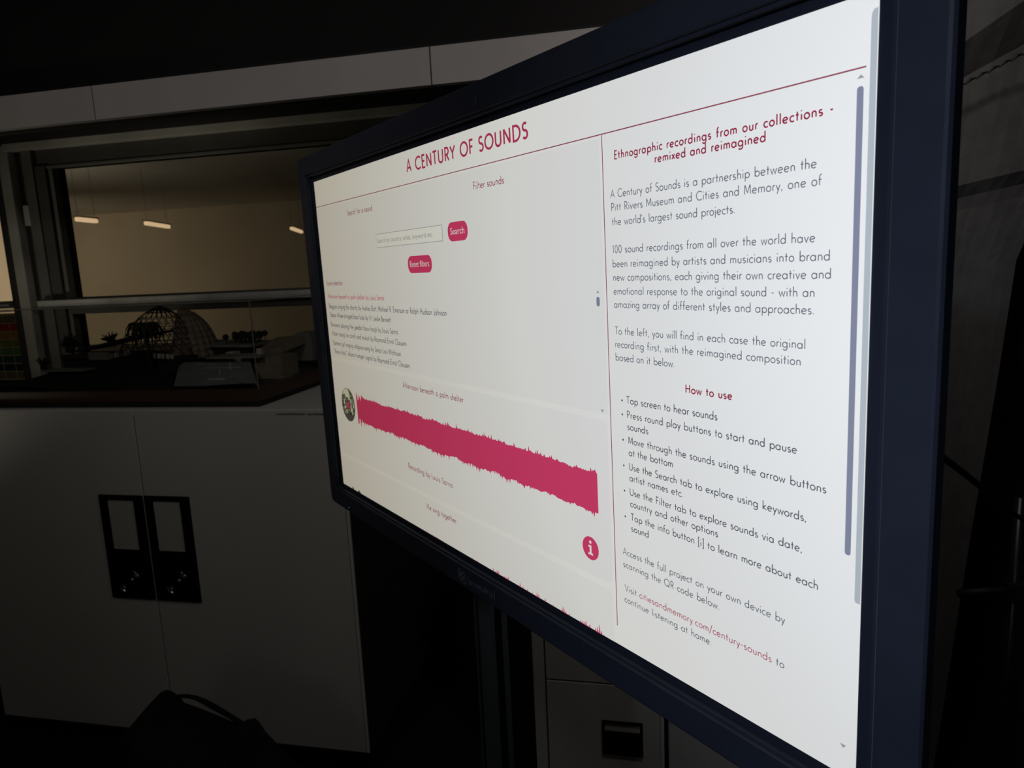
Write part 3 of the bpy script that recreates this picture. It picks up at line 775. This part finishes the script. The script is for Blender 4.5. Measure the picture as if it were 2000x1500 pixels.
lst = ['Afternoon beneath a palm shelter by Louis Sarno', 'Beggars singing for charity by Audrey Butt, Michael R. Emerson or Ralph Hudson Johnson',
       'Gasan (three-stringed boat lute) by W. Leslie Bennett', 'Bonsomo playing the geedal (bow harp) by Louis Sarno',
       'Water (song) on conch and mukat by Raymond Ernst Clausen', 'Samoan girl singing religious song by Sonja Lois Mitchison',
       '"Nana Hala" villana trumpet signal by Raymond Ernst Clausen']
for s_, (a, b_, v) in zip(lst, ((.0195, .3014, -.2445), (.0203, .5282, -.2655), (.0206, .3234, -.2842), (.0217, .3473, -.305), (.0215, .3774, -.3239), (.0232, .3515, -.3443), (.0237, .3832, -.363))):
    line(s_, a, b_, v, .0096, .060, L['crim'] if v > -.25 else L['text'], 'list_text')
line('Afternoon beneath a palm shelter', .3492, .5624, -.4013, .0099, .058, L['wine'])
line('Recording by Louis Sarno', .3448, .5069, -.5545, .0099, .058, L['wine'])
line('We sing together', .4046, .5116, -.6168, .0099, .058, L['wine'])
line('Ethnographic recordings from our collections -', .9207, 1.1757, -.0816, .0084, .080, L['wine'], 'heading_text')
line('remixed and reimagined', .9804, 1.1125, -.0933, .0084, .080, L['wine'], 'heading_text')
line('How to use', 1.0173, 1.0765, -.3292, .0084, .080, L['wine'], 'heading_text')
for s_, a, b_, v in (('A Century of Sounds is a partnership between the', .9129, 1.1618, -.1220), ('Pitt Rivers Museum and Cities and Memory, one of', .9137, 1.1669, -.1364),
                     ("the world's largest sound projects.", .9135, 1.0795, -.1520), ('100 sound recordings from all over the world have', .9134, 1.1616, -.1823),
                     ('been reimagined by artists and musicians into brand', .9131, 1.1751, -.1980), ('new compositions, each giving their own creative and', .9133, 1.1764, -.2130),
                     ('emotional response to the original sound - with an', .9131, 1.1618, -.2284), ('amazing array of different styles and approaches.', .9131, 1.1614, -.2433),
                     ('To the left, you will find in each case the original', .9131, 1.1539, -.2737), ('recording first, with the reimagined composition', .9133, 1.1497, -.2888),
                     ('based on it below.', .9133, 1.0024, -.3040), ('Access the full project on your own device by', .9157, 1.1372, -.5400),
                     ('scanning the QR code below.', .9156, 1.0590, -.5563), ('continue listening at home.', .9160, 1.0485, -.6018)):
    line(s_, a, b_, v, .0083, .056, L['textl'])
s_ = 'Visit citiesandmemory.com/century-sounds to'
line(s_, .9170, 1.1370, -.5870, .0083, .056, [L['textl'], L['link']], second=(6, len(s_) - 3))
for s_, a, b_, v in (('Tap screen to hear sounds', .9288, 1.0584, -.3526), ('Press round play buttons to start and pause', .9294, 1.1474, -.3697), ('sounds', .9294, .9625, -.3835),
                     ('Move through the sounds using the arrow buttons', .9303, 1.1765, -.4000), ('at the bottom', .9302, .9981, -.4143), ('Use the Search tab to explore using keywords,', .9304, 1.1575, -.4315),
                     ('artist names etc.', .9303, 1.0115, -.4448), ('Use the Filter tab to explore sounds via date,', .9305, 1.1538, -.4622), ('country and other options', .9304, 1.0583, -.4762),
                     ('Tap the info button [i] to learn more about each', .9307, 1.1704, -.4929), ('sound', .9310, .9593, -.5066)):
    line(s_, a, b_, v, .0083, .060, L['text'])
for v in (-.3502, -.3668, -.3970, -.4282, -.4590, -.4910):
    poly('bullet', [(.9216 + .0013 * math.cos(k * .628), v + .0013 * math.sin(k * .628)) for k in range(10)], L['text'], Z3)
# buttons, in the built-in grotesque
def bfont(text, u0, u1, v, hcap, m, h, name, parent):
    c = bpy.data.curves.new(name, 'FONT'); c.body = text; c.size = 1; c.resolution_u = 3
    t = bpy.data.objects.new(name, c); COL.objects.link(t)
    dg = bpy.context.evaluated_depsgraph_get(); dg.update()
    me = bpy.data.meshes.new_from_object(t.evaluated_get(dg)); bpy.data.objects.remove(t)
    xs_ = [q.co.x for q in me.vertices]; a, b_ = min(xs_), max(xs_)
    k = hcap / .70; mb = MB()
    mb.v = [tuple(S(u0 + (q.co.x - a) / (b_ - a) * (u1 - u0), v + q.co.y * k, h)) for q in me.vertices]
    mb.f = [tuple(p.vertices) for p in me.polygons]; mb.mi = [0] * len(mb.f)
    bpy.data.meshes.remove(me)
    return obj(name, mb, m, parent)
rr('search_field_outline', .2878, .5328, -.1497, -.1248, .0005, L['grey'], Z2)
rr('search_field', .2888, .5318, -.1488, -.1257, .0004, L['field'], Z3)
bfont('Search by country, artist, keyword etc.', .2935, .5029, -.1412, .0080, L['grey'], Z4, 'placeholder_text', panel)
rr('search_button', .5496, .6075, -.1517, -.1233, .0125, L['crim'], Z3, 'crimson rounded button')
bfont('Search', .5576, .5985, -.1415, .0100, L['bwhite'], Z4, 'button_text', panel)
rr('reset_button', .4080, .4920, -.1971, -.1688, .0125, L['crim'], Z3, 'crimson rounded button')
bfont('Reset filters', .4159, .4835, -.1870, .0100, L['bwhite'], Z4, 'button_text', panel)
# waveform
wf = MB(); n = 380; top = []; bot = []
ra = random.Random(3)
sm1 = sm2 = 0
for k in range(n + 1):
    u = .1232 + (.8737 - .1232) * k / n
    sm1 = sm1 * .93 + ra.uniform(-1, 1) * .0009; sm2 = sm2 * .93 + ra.uniform(-1, 1) * .0009
    sp1 = ra.random() ** 3.2 * .0080; sp2 = ra.random() ** 3.2 * .0080
    if k % 2: sp1 *= .25; sp2 *= .25
    amp = .0255 if 8 < k else .030
    if k in (4, 5, 6, 11, 12): amp = .018
    top.append((u, -.4735 + amp + sm1 + sp1)); bot.append((u, -.4735 - amp + sm2 - sp2))
for k in range(n): wf.face([S(*bot[k], Z3), S(*bot[k + 1], Z3), S(*top[k + 1], Z3), S(*top[k], Z3)])
o = obj('waveform', wf, L['crim'], panel); o['label'] = 'crimson jagged sound waveform'
wf = MB()
for k in range(150):
    u = .30 + (.8715 - .30) * k / 149; t = (u - .30) / .57
    hgt = ra.random() ** 5 * (.002 + .0065 * t)
    for cc, hh in ((.795, .010), (.868, .013), (.632, .009), (.735, .009), (.863, .009), (.84, .008)):
        hgt = max(hgt, hh * (1 - abs(u - cc) / .006)) if abs(u - cc) < .006 else hgt
    if hgt > .0017: wf.face([S(u - .0015, -SH, Z3), S(u + .0015, -SH, Z3), S(u + .0003, -SH + hgt, Z3), S(u - .0003, -SH + hgt, Z3)])
o = obj('waveform', wf, L['crim'], panel); o['label'] = 'tips of a second crimson waveform at the bottom edge'; o['kind'] = 'stuff'
# round picture button
def disc(cx, cy, r, n=40, ry=None): return [(cx + r * math.cos(2 * math.pi * k / n), cy + (ry or r) * math.sin(2 * math.pi * k / n)) for k in range(n)]
pc, pr = (.0757, -.4712), .0365
P_ = lambda a, b_: (pc[0] + a * pr, pc[1] + b_ * pr)
poly('round_picture', disc(*pc, pr), L['photo'], Z2, 'round play button with a dark leafy picture')
poly('picture_detail', [P_(-.55, .80), P_(-.25, .95), P_(.1, .98), P_(.25, .75), P_(.35, .35), P_(.15, .30), P_(0, .48), P_(-.25, .40), P_(-.42, .62), P_(-.70, .52)], L['photos'], Z3)
poly('picture_detail', [P_(-.62, -.62), P_(-.1, -.52), P_(.35, -.60), P_(.80, -.50), P_(.62, -.78), P_(.25, -.95), P_(-.15, -.97), P_(-.45, -.86)], L['photog'], Z3)
for a, b_, w_, h_ in ((-.55, .12, .07, .18), (-.5, -.2, .10, .08), (-.3, -.42, .06, .14), (.42, .0, .05, .42), (.55, -.35, .06, .22), (.78, .05, .05, .15)):
    poly('picture_detail', [P_(a - w_, b_ - h_), P_(a + w_, b_ - h_ * .7), P_(a + w_, b_ + h_), P_(a - w_, b_ + h_ * .8)], L['photos'], Z3)
poly('play_mark', [P_(-.22, .24), P_(.02, .10), P_(.20, .22), P_(.16, .02), P_(.30, -.12), P_(.10, -.20), P_(.0, -.34), P_(-.12, -.16), P_(-.28, -.10), P_(-.16, .04)], L['crim'], Z4)
poly('round_picture', [(.0500, -SH), (.0610, -SH), (.0590, -.6605), (.0550, -.6590)], L['photo'], Z2)
poly('round_picture', [(.0820, -SH), (.1010, -SH), (.0950, -.6625), (.0895, -.6585)], L['photod'], Z2)
# info button
ic = (.8556, -.5520)
poly('info_button', disc(*ic, .0156), L['crim'], Z2, 'round crimson info button with a white i')
poly('info_mark', disc(ic[0] + .0002, ic[1] + .0085, .0023, 14), L['bwhite'], Z3)
poly('info_mark', [(ic[0] + a, ic[1] + b_) for a, b_ in ((-.0042, -.0088), (.0046, -.0088), (.0046, -.0060), (.0021, -.0060), (.0021, .0040), (-.0038, .0040), (-.0038, .0014), (-.0016, .0014), (-.0016, -.0060), (-.0042, -.0060))], L['bwhite'], Z3)
# scroll bars
rr('scroll_thumb', .8836, .8892, -.2428, -.2316, .0026, L['thumb'], Z3)
poly('scroll_arrow', [(.8838, -.2272), (.8890, -.2272), (.8864, -.2240)], L['grey'], Z3)
poly('scroll_arrow', [(.8845, -.3660), (.8905, -.3660), (.8875, -.3694)], L['grey'], Z3)
rr('scroll_thumb', 1.1947, 1.2001, -.4507, -.0660, .0024, L['thumb'], Z3, 'slate blue scroll bar thumb')
poly('scroll_arrow', [(1.1945, -.0602), (1.2005, -.0602), (1.1975, -.0573)], L['grey'], Z3)
poly('scroll_arrow', [(1.1950, -.6330), (1.2010, -.6330), (1.1982, -.6365)], L['grey'], Z3)
poly('scroll_thumb', [(1.2047, -.489), (1.2053, -.4912), (1.2062, -.492), (1.2098, -.492), (1.2098, -.0125), (1.2068, -.0128), (1.2052, -.015), (1.2047, -.018)], L['thumbl'], Z3, 'pale scroll bar thumb at the screen edge')
# maker's mark on the lower bezel
BH = .0102
line('[promultis]', .5530, .6320, -.7045, .0105, .045, M['logo'], 'maker_text', BH, parent=bezel, v1=-.7035)
lg = MB()
for (a, b_) in ((.5265, -.6945), (.5385, -.6965), (.5290, -.7035), (.5400, -.7062)):
    ribbon(lg, arc(a, b_, .0048, .0048, 0, 360, 20), .0007, lambda p: S(p[0], p[1], BH), 0)
obj('maker_emblem', lg, M['logo'], bezel)
poly_led = MB(); poly_led.face([S(.043 + .0012 * math.cos(k * .785), -.7085 + .0012 * math.sin(k * .785), BH) for k in range(8)])
o = obj('status_light', poly_led, M['led'], bezel); o['label'] = 'tiny blue status light'
sc_ = MB(); sc_.face([S(.664, .028, BH), (S(.6652, .028, BH)), S(.6652, .036, BH), S(.664, .036, BH)])
obj('seam', sc_, M['logo'], bezel)

# ================================================================== RIGHT EDGE: drape, stand, cables
dp = empty('grey_drape', (.68, 1.95, 0)); tag(dp, 'grey cloth drape hanging behind the right edge of the touchscreen', 'drape')
dr_ = MB(); NX, rows = 14, []
def edge(z): return .802 + (z - 1.56) * .0765 if z < 1.56 else .806 + (z - 1.56) * .35
def fold(z, x):  # section tilts shaped to produce the light and dark bands
    t = (x - .668) / .117
    t = max(-1.2, min(t, 1.6)); f1 = 2.057 + .075 * t; f2 = 1.964 + .056 * t; f3 = 1.740 + .022 * t
    if z > f1: return (z - f1) * .12 - .030
    if z > f2: return -.030 + (f1 - z) * .62 
    y2 = -.030 + (f1 - f2) * .62
    if z > f3: return y2 - (f2 - z) * .10 - .012
    y3 = y2 - (f2 - f3) * .10 - .012
    return y3 + min((f3 - z) * .55, .020) + (f3 - z) * .035
secs = [(0.03, 0.03, 60), (1.740, 1.762, 12), (1.964, 2.020, 6), (2.057, 2.132, 20), (2.49, 2.49, 0)]   # (left, right, rows up to the next)
zs = []
for q in range(len(secs) - 1):
    (a0, b0, n0), (a1, b1, _) = secs[q], secs[q + 1]
    zs += [(a0 + (a1 - a0) * r / n0, b0 + (b1 - b0) * r / n0) for r in range(n0 + (q == len(secs) - 2))]
for za, zb in zs:
    for i in range(NX + 1):
        e = edge((za + zb) / 2)
        x = .48 + (e - .48) * i / NX
        t = (x - .668) / .117
        z = za + (zb - za) * max(-1.2, min(t, 1.6))
        y = 1.875 + fold(z, x) + .003 * math.sin(x * 50 + z * 3)
        dr_.v.append((x, y, z))
for k in range(len(zs) - 1):
    for i in range(NX):
        a = k * (NX + 1) + i; dr_.f.append((a, a + 1, a + NX + 2, a + NX + 1)); dr_.mi.append(0)
o = obj('cloth', dr_, M['cloth'], dp); m_ = o.modifiers.new('thick', 'SOLIDIFY'); m_.thickness = .003; m_.offset = 1
obj('hanging_rail', B(.49, 1.05, 1.862, 1.882, 2.492, 2.512), M['blackmetal'], dp)
def cable(name, pts, r, label, cat='cable'):
    P2 = [Vector(p) for p in pts]; out = []
    for k in range(len(P2) - 1):
        p0, p1, p2, p3 = P2[max(k - 1, 0)], P2[k], P2[k + 1], P2[min(k + 2, len(P2) - 1)]
        for s in range(6):
            t = s / 6; out.append(.5 * ((2 * p1) + (-p0 + p2) * t + (2 * p0 - 5 * p1 + 4 * p2 - p3) * t * t + (-p0 + 3 * p1 - 3 * p2 + p3) * t ** 3))
    out.append(P2[-1])
    return tag(obj(name, MB().tube(out, r, 8), M['cable'], None, smooth=True, loc=P2[0]), label, cat)
cable('power_cable', [(.20, .72, 1.38), (.28, .94, 1.355), (.358, 1.10, 1.321), (.428, 1.20, 1.270), (.496, 1.30, 1.216), (.569, 1.40, 1.156), (.643, 1.50, 1.096), (.72, 1.60, 1.036), (.90, 1.70, .94), (1.15, 1.9, .80), (1.25, 1.95, .02)], .0055, 'black cable running down to the right from behind the touchscreen')
tc_ = MB()
pz = [((.60 + .022 * k), 1.822, 1.93 + .0100 * k) for k in range(12)]
for k in range(11):
    a, b_ = Vector(pz[k]), Vector(pz[k + 1]); tc_.tube([a + Vector((0, 0, -.002)), (a + b_) / 2 + Vector((0, 0, .003)), b_ + Vector((0, 0, .001))], [.0018, .0036, .0014], 6)
obj('gathering_cord', tc_, M['cable'], dp)
sd_ = empty('light_stand', (.80, 1.80, 0)); tag(sd_, 'thin black stand with a clamp arm beside the drape at the right edge', 'stand')
obj('pole', MB().tube([(.80, 1.80, .03), (.80, 1.80, 1.02)], .0125, 16), M['blackmetal'], sd_, smooth=True)
obj('clamp_arm', MB().tube([(.68, 1.80, .775), (.74, 1.80, .783), (.822, 1.80, .790)], [.010, .011, .013], 12), M['cable'], sd_, smooth=True)
obj('clamp', B(.780, .826, 1.78, 1.82, .765, .815), M['cable'], sd_, .004)
for a in (0.4, 2.5, 4.6):
    obj('leg', MB().tube([(.80, 1.80, .22), (.80 + .17 * math.cos(a), 1.80 + .09 * math.sin(a) - .02, .010)], .008, 8), M['blackmetal'], sd_)
